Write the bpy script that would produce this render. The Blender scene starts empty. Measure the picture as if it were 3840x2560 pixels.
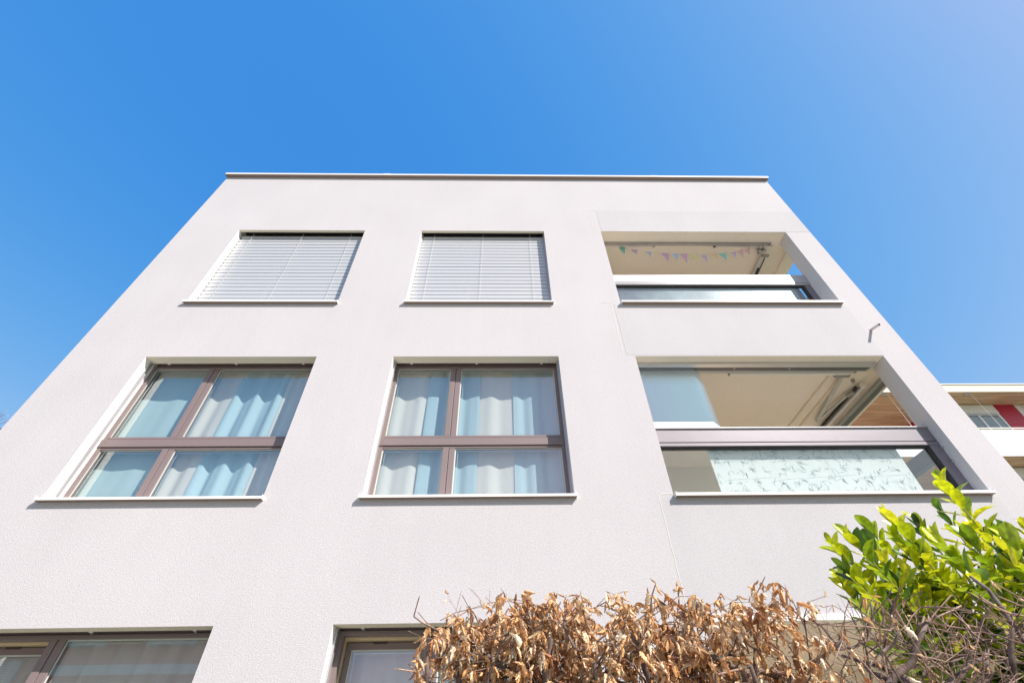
import bpy, math, random
from mathutils import Vector, Matrix, noise
R = math.radians
# ------------------------------------------------------------------ camera
sc = bpy.context.scene
CZ = 1.5                       # eye height; heights below are written relative to the eye (r + CZ)
PITCH, YAW, ROLL = R(44.203), R(1.674), R(-1.218)
F_ = Vector((math.sin(YAW)*math.cos(PITCH), math.cos(YAW)*math.cos(PITCH), math.sin(PITCH)))
R0 = Vector((math.cos(YAW), -math.sin(YAW), 0)); U0 = R0.cross(F_)
Rv = R0*math.cos(ROLL) + U0*math.sin(ROLL); Uv = -R0*math.sin(ROLL) + U0*math.cos(ROLL)
cam = bpy.data.cameras.new('camera'); cam.lens = 16.003; cam.sensor_width = 36
cam.clip_start = 0.05; cam.clip_end = 3000
co = bpy.data.objects.new('camera', cam); sc.collection.objects.link(co)
co.matrix_world = Matrix(((Rv.x, Uv.x, -F_.x, 0), (Rv.y, Uv.y, -F_.y, 0), (Rv.z, Uv.z, -F_.z, CZ), (0, 0, 0, 1)))
sc.camera = co
# ------------------------------------------------------------------ light
SUN = Vector((0.561, -0.488, 0.669)).normalized()
w = bpy.data.worlds.new('World'); sc.world = w; w.use_nodes = True
nt = w.node_tree; nt.nodes.clear()
sky = nt.nodes.new('ShaderNodeTexSky'); sky.sky_type = 'NISHITA'; sky.sun_disc = False
sky.sun_elevation = math.asin(SUN.z); sky.sun_rotation = math.atan2(SUN.x, SUN.y)
sky.altitude = 200; sky.air_density = 1.4; sky.dust_density = 1.0; sky.ozone_density = 3.0
bg = nt.nodes.new('ShaderNodeBackground'); bg.inputs['Strength'].default_value = 0.15
wo = nt.nodes.new('ShaderNodeOutputWorld')
# tone response of the photograph's sky: red falls off faster, blue slower than the physical sky
sp_ = nt.nodes.new('ShaderNodeSeparateColor'); cb_ = nt.nodes.new('ShaderNodeCombineColor'); nt.links.new(sky.outputs[0], sp_.inputs[0])
for ch, (ref, p_, c_, cap) in enumerate(((.84, 2.05, .262, 3.4), (1.42, .80, 1.31, 4.2), (2.55, .22, 3.47, 4.8))):
    prev = sp_.outputs[ch]
    for op, v_ in (('MULTIPLY', 1/ref), ('POWER', p_), ('MULTIPLY', c_), ('MINIMUM', cap)):
        q_ = nt.nodes.new('ShaderNodeMath'); q_.operation = op; q_.inputs[1].default_value = v_; nt.links.new(prev, q_.inputs[0]); prev = q_.outputs[0]
    nt.links.new(prev, cb_.inputs[ch])
nt.links.new(cb_.outputs[0], bg.inputs[0]); nt.links.new(bg.outputs[0], wo.inputs[0])
sl = bpy.data.lights.new('sun', 'SUN'); sl.energy = 5.0; sl.angle = R(0.5); sl.color = (1.0, 0.925, 0.85)
so = bpy.data.objects.new('sun', sl); sc.collection.objects.link(so)
so.rotation_euler = SUN.to_track_quat('Z', 'Y').to_euler(); so.location = (20, -20, 30)
sc.view_settings.view_transform = 'Standard'; sc.view_settings.look = 'None'
sc.view_settings.gamma = 1; sc.view_settings.exposure = 0.55; sc.view_settings.use_curve_mapping = False
sc.render.engine = 'CYCLES'
sc.cycles.max_bounces = 10; sc.cycles.transparent_max_bounces = 24; sc.cycles.diffuse_bounces = 5

# ------------------------------------------------------------------ materials
def mat(name, col, rough=0.6, metal=0.0, spec=0.5, trans=0.0):
    m = bpy.data.materials.new(name); m.use_nodes = True
    p = m.node_tree.nodes['Principled BSDF']
    p.inputs['Base Color'].default_value = (*col, 1); p.inputs['Roughness'].default_value = rough
    p.inputs['Metallic'].default_value = metal; p.inputs['Specular IOR Level'].default_value = spec
    return m
def nodes(m): return m.node_tree.nodes, m.node_tree.links, m.node_tree.nodes['Principled BSDF']
def mottle(m, col, col2, scale=2.0, detail=6, lo=.35, hi=.65, stretch=(1, 1, 1)):
    n, l, p = nodes(m)
    tc = n.new('ShaderNodeTexCoord'); mp = n.new('ShaderNodeMapping'); mp.inputs['Scale'].default_value = stretch
    nz = n.new('ShaderNodeTexNoise'); nz.inputs['Scale'].default_value = scale; nz.inputs['Detail'].default_value = detail
    cr = n.new('ShaderNodeValToRGB'); e = cr.color_ramp.elements
    e[0].position = lo; e[1].position = hi; e[0].color = (*col, 1); e[1].color = (*col2, 1)
    l.new(tc.outputs['Object'], mp.inputs[0]); l.new(mp.outputs[0], nz.inputs['Vector'])
    l.new(nz.outputs['Fac'], cr.inputs[0]); l.new(cr.outputs[0], p.inputs['Base Color'])
    return tc, mp, cr
def bump(m, scale, dist, strength=1.0, detail=4, rough=.6, stretch=None):
    n, l, p = nodes(m)
    tc = n.new('ShaderNodeTexCoord'); nz = n.new('ShaderNodeTexNoise')
    nz.inputs['Scale'].default_value = scale; nz.inputs['Detail'].default_value = detail; nz.inputs['Roughness'].default_value = rough
    src = tc.outputs['Object']
    if stretch:
        mp = n.new('ShaderNodeMapping'); mp.inputs['Scale'].default_value = stretch; l.new(src, mp.inputs[0]); src = mp.outputs[0]
    b = n.new('ShaderNodeBump'); b.inputs['Distance'].default_value = dist; b.inputs['Strength'].default_value = strength
    l.new(src, nz.inputs['Vector']); l.new(nz.outputs['Fac'], b.inputs['Height']); l.new(b.outputs[0], p.inputs['Normal'])
def plaster(name, c1, c2, bd=0.005):
    m = mat(name, c1, .9, spec=.2)
    tc, mp, cr = mottle(m, c1, c2, 1.1, 10, .28, .72, (1, 1, .8))
    # faint rain streaks and fine speckle of the render
    n, l, p = nodes(m); mp2 = n.new('ShaderNodeMapping'); mp2.inputs['Scale'].default_value = (5, 5, .35)
    n2 = n.new('ShaderNodeTexNoise'); n2.inputs['Scale'].default_value = 1.5; n2.inputs['Detail'].default_value = 8
    n3 = n.new('ShaderNodeTexNoise'); n3.inputs['Scale'].default_value = 60; n3.inputs['Detail'].default_value = 3
    l.new(tc.outputs['Object'], mp2.inputs[0]); l.new(mp2.outputs[0], n2.inputs['Vector']); l.new(tc.outputs['Object'], n3.inputs['Vector'])
    a = n.new('ShaderNodeMapRange'); a.inputs['From Min'].default_value = .35; a.inputs['From Max'].default_value = .7; a.inputs['To Min'].default_value = 1.0; a.inputs['To Max'].default_value = .984
    a3 = n.new('ShaderNodeMapRange'); a3.inputs['From Min'].default_value = .3; a3.inputs['From Max'].default_value = .7; a3.inputs['To Min'].default_value = .93; a3.inputs['To Max'].default_value = 1.05
    mu = n.new('ShaderNodeMath'); mu.operation = 'MULTIPLY'; vm = n.new('ShaderNodeVectorMath'); vm.operation = 'SCALE'
    l.new(n2.outputs['Fac'], a.inputs['Value']); l.new(n3.outputs['Fac'], a3.inputs['Value']); l.new(a.outputs[0], mu.inputs[0]); l.new(a3.outputs[0], mu.inputs[1])
    l.new(cr.outputs[0], vm.inputs[0]); l.new(mu.outputs[0], vm.inputs['Scale']); l.new(vm.outputs[0], p.inputs['Base Color'])
    bump(m, 95, bd*.55, 1.0, 3, .6)
    return m
def glassmat(name, tint, base=.12, rough=0.0, f0=1.55):
    m = bpy.data.materials.new(name); m.use_nodes = True
    n, l = m.node_tree.nodes, m.node_tree.links; n.clear()
    o = n.new('ShaderNodeOutputMaterial'); mx = n.new('ShaderNodeMixShader')
    t = n.new('ShaderNodeBsdfTransparent'); t.inputs[0].default_value = (*tint, 1)
    g = n.new('ShaderNodeBsdfGlossy'); g.inputs['Roughness'].default_value = rough; g.inputs['Color'].default_value = (.93, .97, 1, 1)
    # reflectance by angle (Schlick), the same seen from either side of the pane
    ge = n.new('ShaderNodeNewGeometry'); dt = n.new('ShaderNodeVectorMath'); dt.operation = 'DOT_PRODUCT'
    l.new(ge.outputs['Incoming'], dt.inputs[0]); l.new(ge.outputs['Normal'], dt.inputs[1])
    def ma(op, a, b_=None):
        q = n.new('ShaderNodeMath'); q.operation = op; q.use_clamp = False
        l.new(a, q.inputs[0]) if not isinstance(a, float) else setattr(q.inputs[0], 'default_value', a)
        if b_ is not None: l.new(b_, q.inputs[1]) if not isinstance(b_, float) else setattr(q.inputs[1], 'default_value', b_)
        return q.outputs[0]
    c5 = ma('POWER', ma('SUBTRACT', 1.0, ma('ABSOLUTE', dt.outputs['Value'])), 5.0)
    fac = ma('ADD', ma('MULTIPLY', c5, 1.0-base), base); l.new(fac, mx.inputs[0])
    l.new(t.outputs[0], mx.inputs[1]); l.new(g.outputs[0], mx.inputs[2]); l.new(mx.outputs[0], o.inputs[0])
    # very slight waviness of the panes
    tc = n.new('ShaderNodeTexCoord'); nz = n.new('ShaderNodeTexNoise'); nz.inputs['Scale'].default_value = 1.6; nz.inputs['Detail'].default_value = 1
    b = n.new('ShaderNodeBump'); b.inputs['Distance'].default_value = .0015; b.inputs['Strength'].default_value = .3
    l.new(tc.outputs['Object'], nz.inputs['Vector']); l.new(nz.outputs['Fac'], b.inputs['Height']); l.new(b.outputs[0], g.inputs['Normal'])
    return m
def clothmat(name, col, tr=.35, opac=1.0):
    m = bpy.data.materials.new(name); m.use_nodes = True
    n, l = m.node_tree.nodes, m.node_tree.links; n.clear()
    o = n.new('ShaderNodeOutputMaterial'); mx = n.new('ShaderNodeMixShader'); mx.inputs[0].default_value = tr
    d = n.new('ShaderNodeBsdfDiffuse'); t = n.new('ShaderNodeBsdfTranslucent')
    tc = n.new('ShaderNodeTexCoord'); nz = n.new('ShaderNodeTexNoise'); nz.inputs['Scale'].default_value = 9; nz.inputs['Detail'].default_value = 3
    mp = n.new('ShaderNodeMapping'); mp.inputs['Scale'].default_value = (1, 1, .06)
    cr = n.new('ShaderNodeValToRGB'); cr.color_ramp.elements[0].position = .3; cr.color_ramp.elements[1].position = .7
    cr.color_ramp.elements[0].color = (*[c*.95 for c in col], 1); cr.color_ramp.elements[1].color = (*col, 1)
    l.new(tc.outputs['Object'], mp.inputs[0]); l.new(mp.outputs[0], nz.inputs['Vector']); l.new(nz.outputs['Fac'], cr.inputs[0])
    l.new(cr.outputs[0], d.inputs[0]); l.new(cr.outputs[0], t.inputs[0])
    l.new(d.outputs[0], mx.inputs[1]); l.new(t.outputs[0], mx.inputs[2])
    if opac < 1:
        tp = n.new('ShaderNodeBsdfTransparent'); m2 = n.new('ShaderNodeMixShader'); m2.inputs[0].default_value = opac
        l.new(tp.outputs[0], m2.inputs[1]); l.new(mx.outputs[0], m2.inputs[2]); l.new(m2.outputs[0], o.inputs[0])
    else: l.new(mx.outputs[0], o.inputs[0])
    return m
def leafmat(name, rough, spec, tr, tipcol=None):
    """colour from the per-leaf 'tint' attribute (each leaf's own colour), mixed with translucency"""
    m = mat(name, (.1, .1, .1), rough, spec=spec)
    n, l, p = nodes(m); a = n.new('ShaderNodeAttribute'); a.attribute_name = 'tint'
    l.new(a.outputs['Color'], p.inputs['Base Color'])
    t = n.new('ShaderNodeBsdfTranslucent'); l.new(a.outputs['Color'], t.inputs[0])
    mx = n.new('ShaderNodeMixShader'); mx.inputs[0].default_value = tr
    l.new(p.outputs[0], mx.inputs[1]); l.new(t.outputs[0], mx.inputs[2])
    l.new(mx.outputs[0], n['Material Output'].inputs[0])
    return m
M = {}
M['plaster'] = plaster('facade_plaster', (.535, .511, .527), (.570, .546, .562), .005)
M['plaster2'] = plaster('infill_plaster', (.503, .484, .498), (.543, .524, .538), .004)
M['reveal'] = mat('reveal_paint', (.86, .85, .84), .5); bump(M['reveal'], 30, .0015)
M['cream'] = plaster('soffit_plaster', (.80, .72, .60), (.83, .75, .64), .002)
M['balcony'] = plaster('balcony_paint', (.84, .76, .66), (.87, .79, .70), .002)
M['column'] = plaster('column_fill_light', (.62, .61, .61), (.66, .65, .65), .003)  # same plaster as the wall, paled to imitate fill light on the column
M['alu'] = mat('aluminium', (.47, .465, .485), .38, .35); bump(M['alu'], 6, .001)
M['alu_dark'] = mat('aluminium_dark', (.36, .34, .34), .4, .5)
M['white_metal'] = mat('white_metal', (.82, .80, .76), .4)
M['frame'] = mat('bronze_frame', (.225, .172, .172), .5, .0, .5); bump(M['frame'], 8, .0008)
M['frame_dark'] = mat('bronze_shadow_groove', (.05, .035, .035), .6)
M['rail'] = mat('mauve_aluminium', (.21, .19, .215), .45, .2); bump(M['rail'], 5, .001)
M['gasket_and_groove_shade'] = mat('gasket_and_groove_shade', (.02, .02, .022), .6)
M['spacer'] = mat('glazing_spacer', (.62, .68, .62), .4)
M['glass'] = glassmat('window_glass', (.92, .97, .97), .22)
M['glass_bal'] = glassmat('balcony_glass', (.94, .965, .975), .08)
M['glass_slide'] = glassmat('sliding_glass', (.95, .98, 1.0), .10)
M['blind'] = mat('blind_slats', (.56, .565, .57), .32, .2); bump(M['blind'], 3, .001)
M['cord'] = mat('blind_cord', (.75, .74, .68), .7)
M['wood_in'] = mat('inner_wood_frame', (.72, .56, .36), .5)
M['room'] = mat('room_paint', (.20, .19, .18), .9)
M['caulk_and_lit_edge'] = mat('caulk_and_lit_edge', (.66, .63, .58), .8)
M['steel'] = mat('galvanised_steel', (.62, .60, .60), .38, .6)
M['pipe'] = mat('spout_pipe', (.68, .60, .60), .45, .3)
M['floor_wood'] = mat('balcony_floor', (.84, .74, .60), .6)
M['voile'] = clothmat('white_voile', (.70, .675, .63), .12)
M['voile_thin'] = clothmat('thin_voile', (.92, .89, .86), .3, .93)
M['bluecloth'] = clothmat('blue_curtain', (.46, .60, .65), .12)
M['aqua'] = clothmat('aqua_curtain', (.45, .58, .59), .12)
M['white_panel'] = mat('white_panel', (.86, .86, .86), .45)
M['red_panel'] = mat('red_panel', (.48, .015, .05), .4)
M['roofing'] = mat('dark_roofing', (.06, .05, .055), .7)
M['redwall'] = plaster('red_render', (.74, .34, .28), (.80, .38, .31), .004)
M['tile'] = mat('roof_tile', (.17, .10, .08), .8); bump(M['tile'], 12, .03)
M['bark'] = mat('bark', (.17, .12, .095), .8); mottle(M['bark'], (.06, .038, .03), (.20, .145, .12), 30, 5); bump(M['bark'], 90, .002)
M['twig'] = mat('twig_bark', (.2, .12, .09), .5); mottle(M['twig'], (.10, .045, .035), (.42, .27, .19), 14, 3)
M['dryleaf'] = leafmat('dry_leaf', .5, .4, .25)
M['greenleaf'] = leafmat('laurel_leaf', .3, .45, .38)
mg = M['greenleaf']; n_, l_, p_ = nodes(mg); at_ = [q for q in n_ if q.type == 'ATTRIBUTE'][0]
tc = n_.new('ShaderNodeTexCoord'); nz = n_.new('ShaderNodeTexNoise'); nz.inputs['Scale'].default_value = 45; nz.inputs['Detail'].default_value = 5
mr = n_.new('ShaderNodeMapRange'); mr.inputs['From Min'].default_value = .35; mr.inputs['From Max'].default_value = .68; mr.inputs['To Min'].default_value = .62; mr.inputs['To Max'].default_value = 1.15
vm = n_.new('ShaderNodeVectorMath'); vm.operation = 'SCALE'
l_.new(tc.outputs['Object'], nz.inputs['Vector']); l_.new(nz.outputs['Fac'], mr.inputs['Value']); l_.new(at_.outputs['Color'], vm.inputs[0]); l_.new(mr.outputs[0], vm.inputs['Scale'])
l_.new(vm.outputs[0], p_.inputs['Base Color']); l_.new(vm.outputs[0], [q for q in n_ if q.type == 'BSDF_TRANSLUCENT'][0].inputs[0])
M['stem'] = mat('laurel_stem', (.24, .27, .05), .5)
M['bambooprint'] = mat('bamboo_print', (.52, .58, .53), .7)
M['screen'] = clothmat('screen_cloth', (.86, .86, .80), .12)
g = mat('grass_ground', (.09, .13, .04), .95); mottle(g, (.06, .09, .03), (.13, .16, .06), 6, 8); bump(g, 60, .03); M['ground'] = g
g = mat('bounce_paving', (.5, .48, .45), .9); mottle(g, (.50, .47, .42), (.60, .565, .51), 4, 8); bump(g, 40, .003); M['paving'] = g
# wood soffit boards
g = mat('wood_soffit', (.6, .4, .25), .6); n_, l_, p_ = nodes(g)
tc = n_.new('ShaderNodeTexCoord'); mp = n_.new('ShaderNodeMapping'); mp.inputs['Scale'].default_value = (.35, 3.2, 1)
nz = n_.new('ShaderNodeTexNoise'); nz.inputs['Scale'].default_value = 2.2; nz.inputs['Detail'].default_value = 8; nz.inputs['Distortion'].default_value = .6
cr = n_.new('ShaderNodeValToRGB'); cr.color_ramp.elements[0].position = .32; cr.color_ramp.elements[1].position = .7
cr.color_ramp.elements[0].color = (.50, .33, .20, 1); cr.color_ramp.elements[1].color = (.78, .60, .42, 1)
l_.new(tc.outputs['Object'], mp.inputs[0]); l_.new(mp.outputs[0], nz.inputs['Vector']); l_.new(nz.outputs['Fac'], cr.inputs[0])
wv = n_.new('ShaderNodeTexWave'); wv.bands_direction = 'Y'; wv.inputs['Scale'].default_value = 1.05; wv.wave_profile = 'SAW'
l_.new(tc.outputs['Object'], wv.inputs['Vector'])
th = n_.new('ShaderNodeMath'); th.operation = 'GREATER_THAN'; th.inputs[1].default_value = .965; l_.new(wv.outputs['Fac'], th.inputs[0])
mx_ = n_.new('ShaderNodeMix'); mx_.data_type = 'RGBA'; mx_.inputs[7].default_value = (.22, .13, .08, 1)
l_.new(th.outputs[0], mx_.inputs[0]); l_.new(cr.outputs[0], mx_.inputs[6]); l_.new(mx_.outputs[2], p_.inputs['Base Color'])
M['wood_soffit'] = g
# cloudy, weather-streaked frosted sheet
g = mat('frosted_sheet', (.6, .66, .72), .35); mottle(g, (.10, .12, .15), (.27, .30, .33), 2.2, 7, .35, .72); M['frosted'] = g

# ------------------------------------------------------------------ mesh helpers
class MB:
    def __init__(s): s.v = []; s.f = []; s.m = []; s.c = []; s.mats = []; s.smooth = []
    def mi(s, m):
        m = M[m] if isinstance(m, str) else m
        if m not in s.mats: s.mats.append(m)
        return s.mats.index(m)
    def face(s, pts, m, col=None, smooth=False):
        i = len(s.v); s.v += [tuple(p) for p in pts]; s.f.append(tuple(range(i, i+len(pts))))
        s.m.append(s.mi(m)); s.c.append(col); s.smooth.append(smooth)
    def box(s, x0, x1, y0, y1, z0, z1, m):
        i = len(s.v); k = s.mi(m)
        s.v += [(x, y, z) for z in (z0, z1) for y in (y0, y1) for x in (x0, x1)]
        for a in ((0, 2, 3, 1), (4, 5, 7, 6), (0, 1, 5, 4), (2, 6, 7, 3), (0, 4, 6, 2), (1, 3, 7, 5)):
            s.f.append(tuple(i+j for j in a)); s.m.append(k); s.c.append(None); s.smooth.append(False)
    def grid(s, rows, m, col=None, smooth=True):
        i = len(s.v); nr, nc = len(rows), len(rows[0]); k = s.mi(m)
        for r in rows: s.v += [tuple(p) for p in r]
        for a in range(nr-1):
            for b in range(nc-1):
                q = i+a*nc+b
                s.f.append((q, q+1, q+nc+1, q+nc)); s.m.append(k); s.c.append(col); s.smooth.append(smooth)
    def tube(s, path, radii, m, n=6, cap=True, smooth=True):
        path = [Vector(p) for p in path]; k = s.mi(m); i0 = len(s.v)
        if not hasattr(radii, '__len__'): radii = [radii]*len(path)
        t = (path[1]-path[0]).normalized()
        u = t.orthogonal().normalized()
        for j, p in enumerate(path):
            t = (path[min(j+1, len(path)-1)]-path[max(j-1, 0)]).normalized()
            u = (u-t*u.dot(t)).normalized(); v = t.cross(u)
            for q in range(n):
                a = 2*math.pi*q/n
                s.v.append(tuple(p+(u*math.cos(a)+v*math.sin(a))*radii[j]))
        for j in range(len(path)-1):
            for q in range(n):
                a = i0+j*n+q; b = i0+j*n+(q+1) % n
                s.f.append((a, b, b+n, a+n)); s.m.append(k); s.c.append(None); s.smooth.append(smooth)
        if cap:
            for base in (i0, i0+(len(path)-1)*n):
                s.f.append(tuple(base+q for q in range(n))); s.m.append(k); s.c.append(None); s.smooth.append(False)
    def build(s, name, parent=None, bevel=0, loc=None):
        me = bpy.data.meshes.new(name); me.from_pydata(s.v, [], s.f)
        for m in s.mats: me.materials.append(m)
        me.polygons.foreach_set('material_index', s.m); me.polygons.foreach_set('use_smooth', s.smooth)
        if any(c is not None for c in s.c):
            at = me.color_attributes.new('tint', 'FLOAT_COLOR', 'CORNER'); buf = []
            for f, c in zip(s.f, s.c):
                c = c or (.3, .3, .3)
                buf += [c[0], c[1], c[2], 1.0]*len(f)
            at.data.foreach_set('color', buf)
        me.update(); me.validate()
        o = bpy.data.objects.new(name, me); sc.collection.objects.link(o)
        if parent: o.parent = parent
        if bevel:
            b = o.modifiers.new('bevel', 'BEVEL'); b.width = bevel; b.segments = 2; b.limit_method = 'ANGLE'
        return o
def empty(name, loc=(0, 0, 0)):
    o = bpy.data.objects.new(name, None); sc.collection.objects.link(o); o.location = loc; return o
def tag(o, label, cat, group=None):
    o['label'] = label; o['category'] = cat
    if group: o['group'] = group
    return o
def boxes(name, lst, parent, bevel=0):
    b = MB()
    for a in lst: b.box(*a)
    return b.build(name, parent, bevel)
def struct(b, name):
    o = b.build(name); o['kind'] = 'structure'; return o
def H(r): return r+CZ

# ------------------------------------------------------------------ ground
b = MB(); b.face([(-900, -900, 0), (900, -900, 0), (900, 900, 0), (-900, 900, 0)], 'ground'); struct(b, 'ground')
b = MB(); b.box(-8, 9, -3.5, 1.05, -.1, .03, 'paving'); struct(b, 'path')  # unseen pale paving, added to bounce warm light up to the facade
b = MB(); b.box(-9, 12, -9.5, -5.5, -.1, .02, 'paving'); struct(b, 'road')

# ------------------------------------------------------------------ the apartment building
YF = 4.2                                   # facade plane
XL, XR, ZR = -5.338, 5.259, H(8.55)
W1 = (-4.375, -2.297); W2 = (-1.354, .700); LG = (1.666, 4.833)
T = [H(6.68), H(3.83), H(.94)]; S = [H(4.838), H(2.0), H(-.85)]
bld = tag(empty('apartment_building', (0, YF, 0)), 'pale pinkish plaster apartment block with flat roof, three storeys of windows and corner balconies', 'building')
MI = bld.matrix_world
YB = YF                                     # parts are built in the building's local frame (y measured from the facade)
def wallholes(b, xs, zs, holes, y, m, flip=False, axis='y'):
    for i in range(len(xs)-1):
        for j in range(len(zs)-1):
            cx, cz = (xs[i]+xs[i+1])/2, (zs[j]+zs[j+1])/2
            if any(h[0] < cx < h[1] and h[2] < cz < h[3] for h in holes): continue
            if axis == 'y': p = [(xs[i], y, zs[j]), (xs[i+1], y, zs[j]), (xs[i+1], y, zs[j+1]), (xs[i], y, zs[j+1])]
            else: p = [(y, xs[i], zs[j]), (y, xs[i+1], zs[j]), (y, xs[i+1], zs[j+1]), (y, xs[i], zs[j+1])]
            b.face(p, m)
holes = [(x0, x1, S[k], T[k]) for k in range(3) for (x0, x1) in (W1, W2, LG)]
b = MB()
xs = [XL, W1[0], W1[1], W2[0], W2[1], LG[0], LG[1], XR]; zs = [0, S[2], T[2], S[1], T[1], S[0], T[0], ZR]
wallholes(b, xs, zs, holes, 0, 'plaster')
for (x0, x1, z0, z1) in holes:              # reveals
    if x0 == LG[0]: continue
    d = .20
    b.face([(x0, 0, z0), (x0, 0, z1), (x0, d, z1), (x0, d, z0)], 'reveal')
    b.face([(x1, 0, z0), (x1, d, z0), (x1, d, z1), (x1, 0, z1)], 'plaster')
    b.face([(x0, 0, z0), (x0, d, z0), (x1, d, z0), (x1, 0, z0)], 'plaster')
    yy = .045 if z1 == T[0] else .13        # head soffit, then the open slot of the blind housing
    b.face([(x0, 0, z1), (x1, 0, z1), (x1, yy, z1), (x0, yy, z1)], 'cream')
    b.face([(x0, yy, z1), (x1, yy, z1), (x1, yy, z1+.12), (x0, yy, z1+.12)], 'cream')
    b.face([(x0, yy, z1+.12), (x1, yy, z1+.12), (x1, .35, z1+.12), (x0, .35, z1+.12)], 'gasket_and_groove_shade')
    for xx in (x0, x1): b.face([(xx, yy, z1), (xx, .35, z1), (xx, .35, z1+.12), (xx, yy, z1+.12)], 'cream')
# left gable, back, roof, right side with the balcony openings
DEP = 11.0
b.face([(XL, 0, 0), (XL, 0, ZR), (XL, DEP, ZR), (XL, DEP, 0)], 'plaster')
b.face([(XL, DEP, 0), (XL, DEP, ZR), (XR, DEP, ZR), (XR, DEP, 0)], 'plaster')
b.face([(XL, 0, ZR), (XR, 0, ZR), (XR, DEP, ZR), (XL, DEP, ZR)], 'roofing')
ys = [0, .23, 2.9, DEP]
sh = [(.23, 2.9, S[k], T[k]) for k in range(3)]
wallholes(b, ys, zs, sh, XR, 'plaster', axis='x')
wall = b.build('wall', bld)
# ---- slightly proud infill panels round the balconies
for bx_ in ((1.68, XR-.006, -.002, .01, T[0]+.002, H(7.35), 'plaster2'), (1.56, 4.865, -.0012, .01, H(3.845), S[0]-.03, 'plaster2'), (1.52, 4.865, -.0012, .01, H(.96), S[1]-.03, 'plaster2')):
    boxes('infill_panel', [bx_], bld)
# ---- caulked joints in the plaster, plus one painted sunlit edge
def seam(pts, wd, h=.0018, m='caulk_and_lit_edge'):
    b = MB()
    for (xa, za), (xb, zb) in zip(pts, pts[1:]):
        dx, dz = xb-xa, zb-za; L = math.hypot(dx, dz); nx, nz_ = -dz/L*wd/2, dx/L*wd/2
        q = [(xa+nx, za+nz_), (xb+nx, zb+nz_), (xb-nx, zb-nz_), (xa-nx, za-nz_)]
        b.face([(x, -h, z) for x, z in q], m)
        for k in range(4):
            (x1, z1), (x2, z2) = q[k], q[(k+1) % 4]
            b.face([(x1, 0, z1), (x2, 0, z2), (x2, -h, z2), (x1, -h, z1)], m)
    b.build('plaster_joint_and_lit_edge', bld)
def wob(x, z0, z1, n=14, a=.006, seed=0):
    rr = random.Random(seed); return [(x+rr.uniform(-a, a)*.6, z0+(z1-z0)*i/n) for i in range(n+1)]
seam([(1.37, H(4.845)), (1.53, H(4.846))], .006); seam(wob(1.525, H(4.84), H(3.87), seed=1), .008)
seam(wob(1.575, H(4.84), H(3.87), seed=4), .005, h=.003)
seam([(1.69, H(7.352)), (XR-.004, H(7.352))], .007, h=.003); seam([(1.505, H(7.366)), (1.70, H(7.357))], .006); seam(wob(1.55, H(7.36), H(6.70), seed=2, a=.004), .006)  # the long pale strip paints the lit top edge of the upper panel
seam([(1.535, H(2.008)), (1.655, H(2.013))], .008); seam(wob(1.52, H(2.0), H(.5), 18, seed=3), .008)
# ---- roof edge flashing
b = MB()
b.box(XL-.03, XR+.03, -.065, .14, H(8.552), H(8.605), 'white_metal')
b.box(XL-.03, XL+.14, .14, DEP+.05, H(8.552), H(8.61), 'alu'); b.box(XR-.14, XR+.03, .14, DEP+.05, H(8.552), H(8.61), 'alu')
for x in (-2.26, 3.0): b.box(x-.07, x+.07, -.068, .0, H(8.549), H(8.609), 'white_metal')
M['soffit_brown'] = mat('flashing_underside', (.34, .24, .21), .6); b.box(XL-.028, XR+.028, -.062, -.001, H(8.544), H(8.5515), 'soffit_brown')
b.build('roof_flashing', bld, .004)

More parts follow.
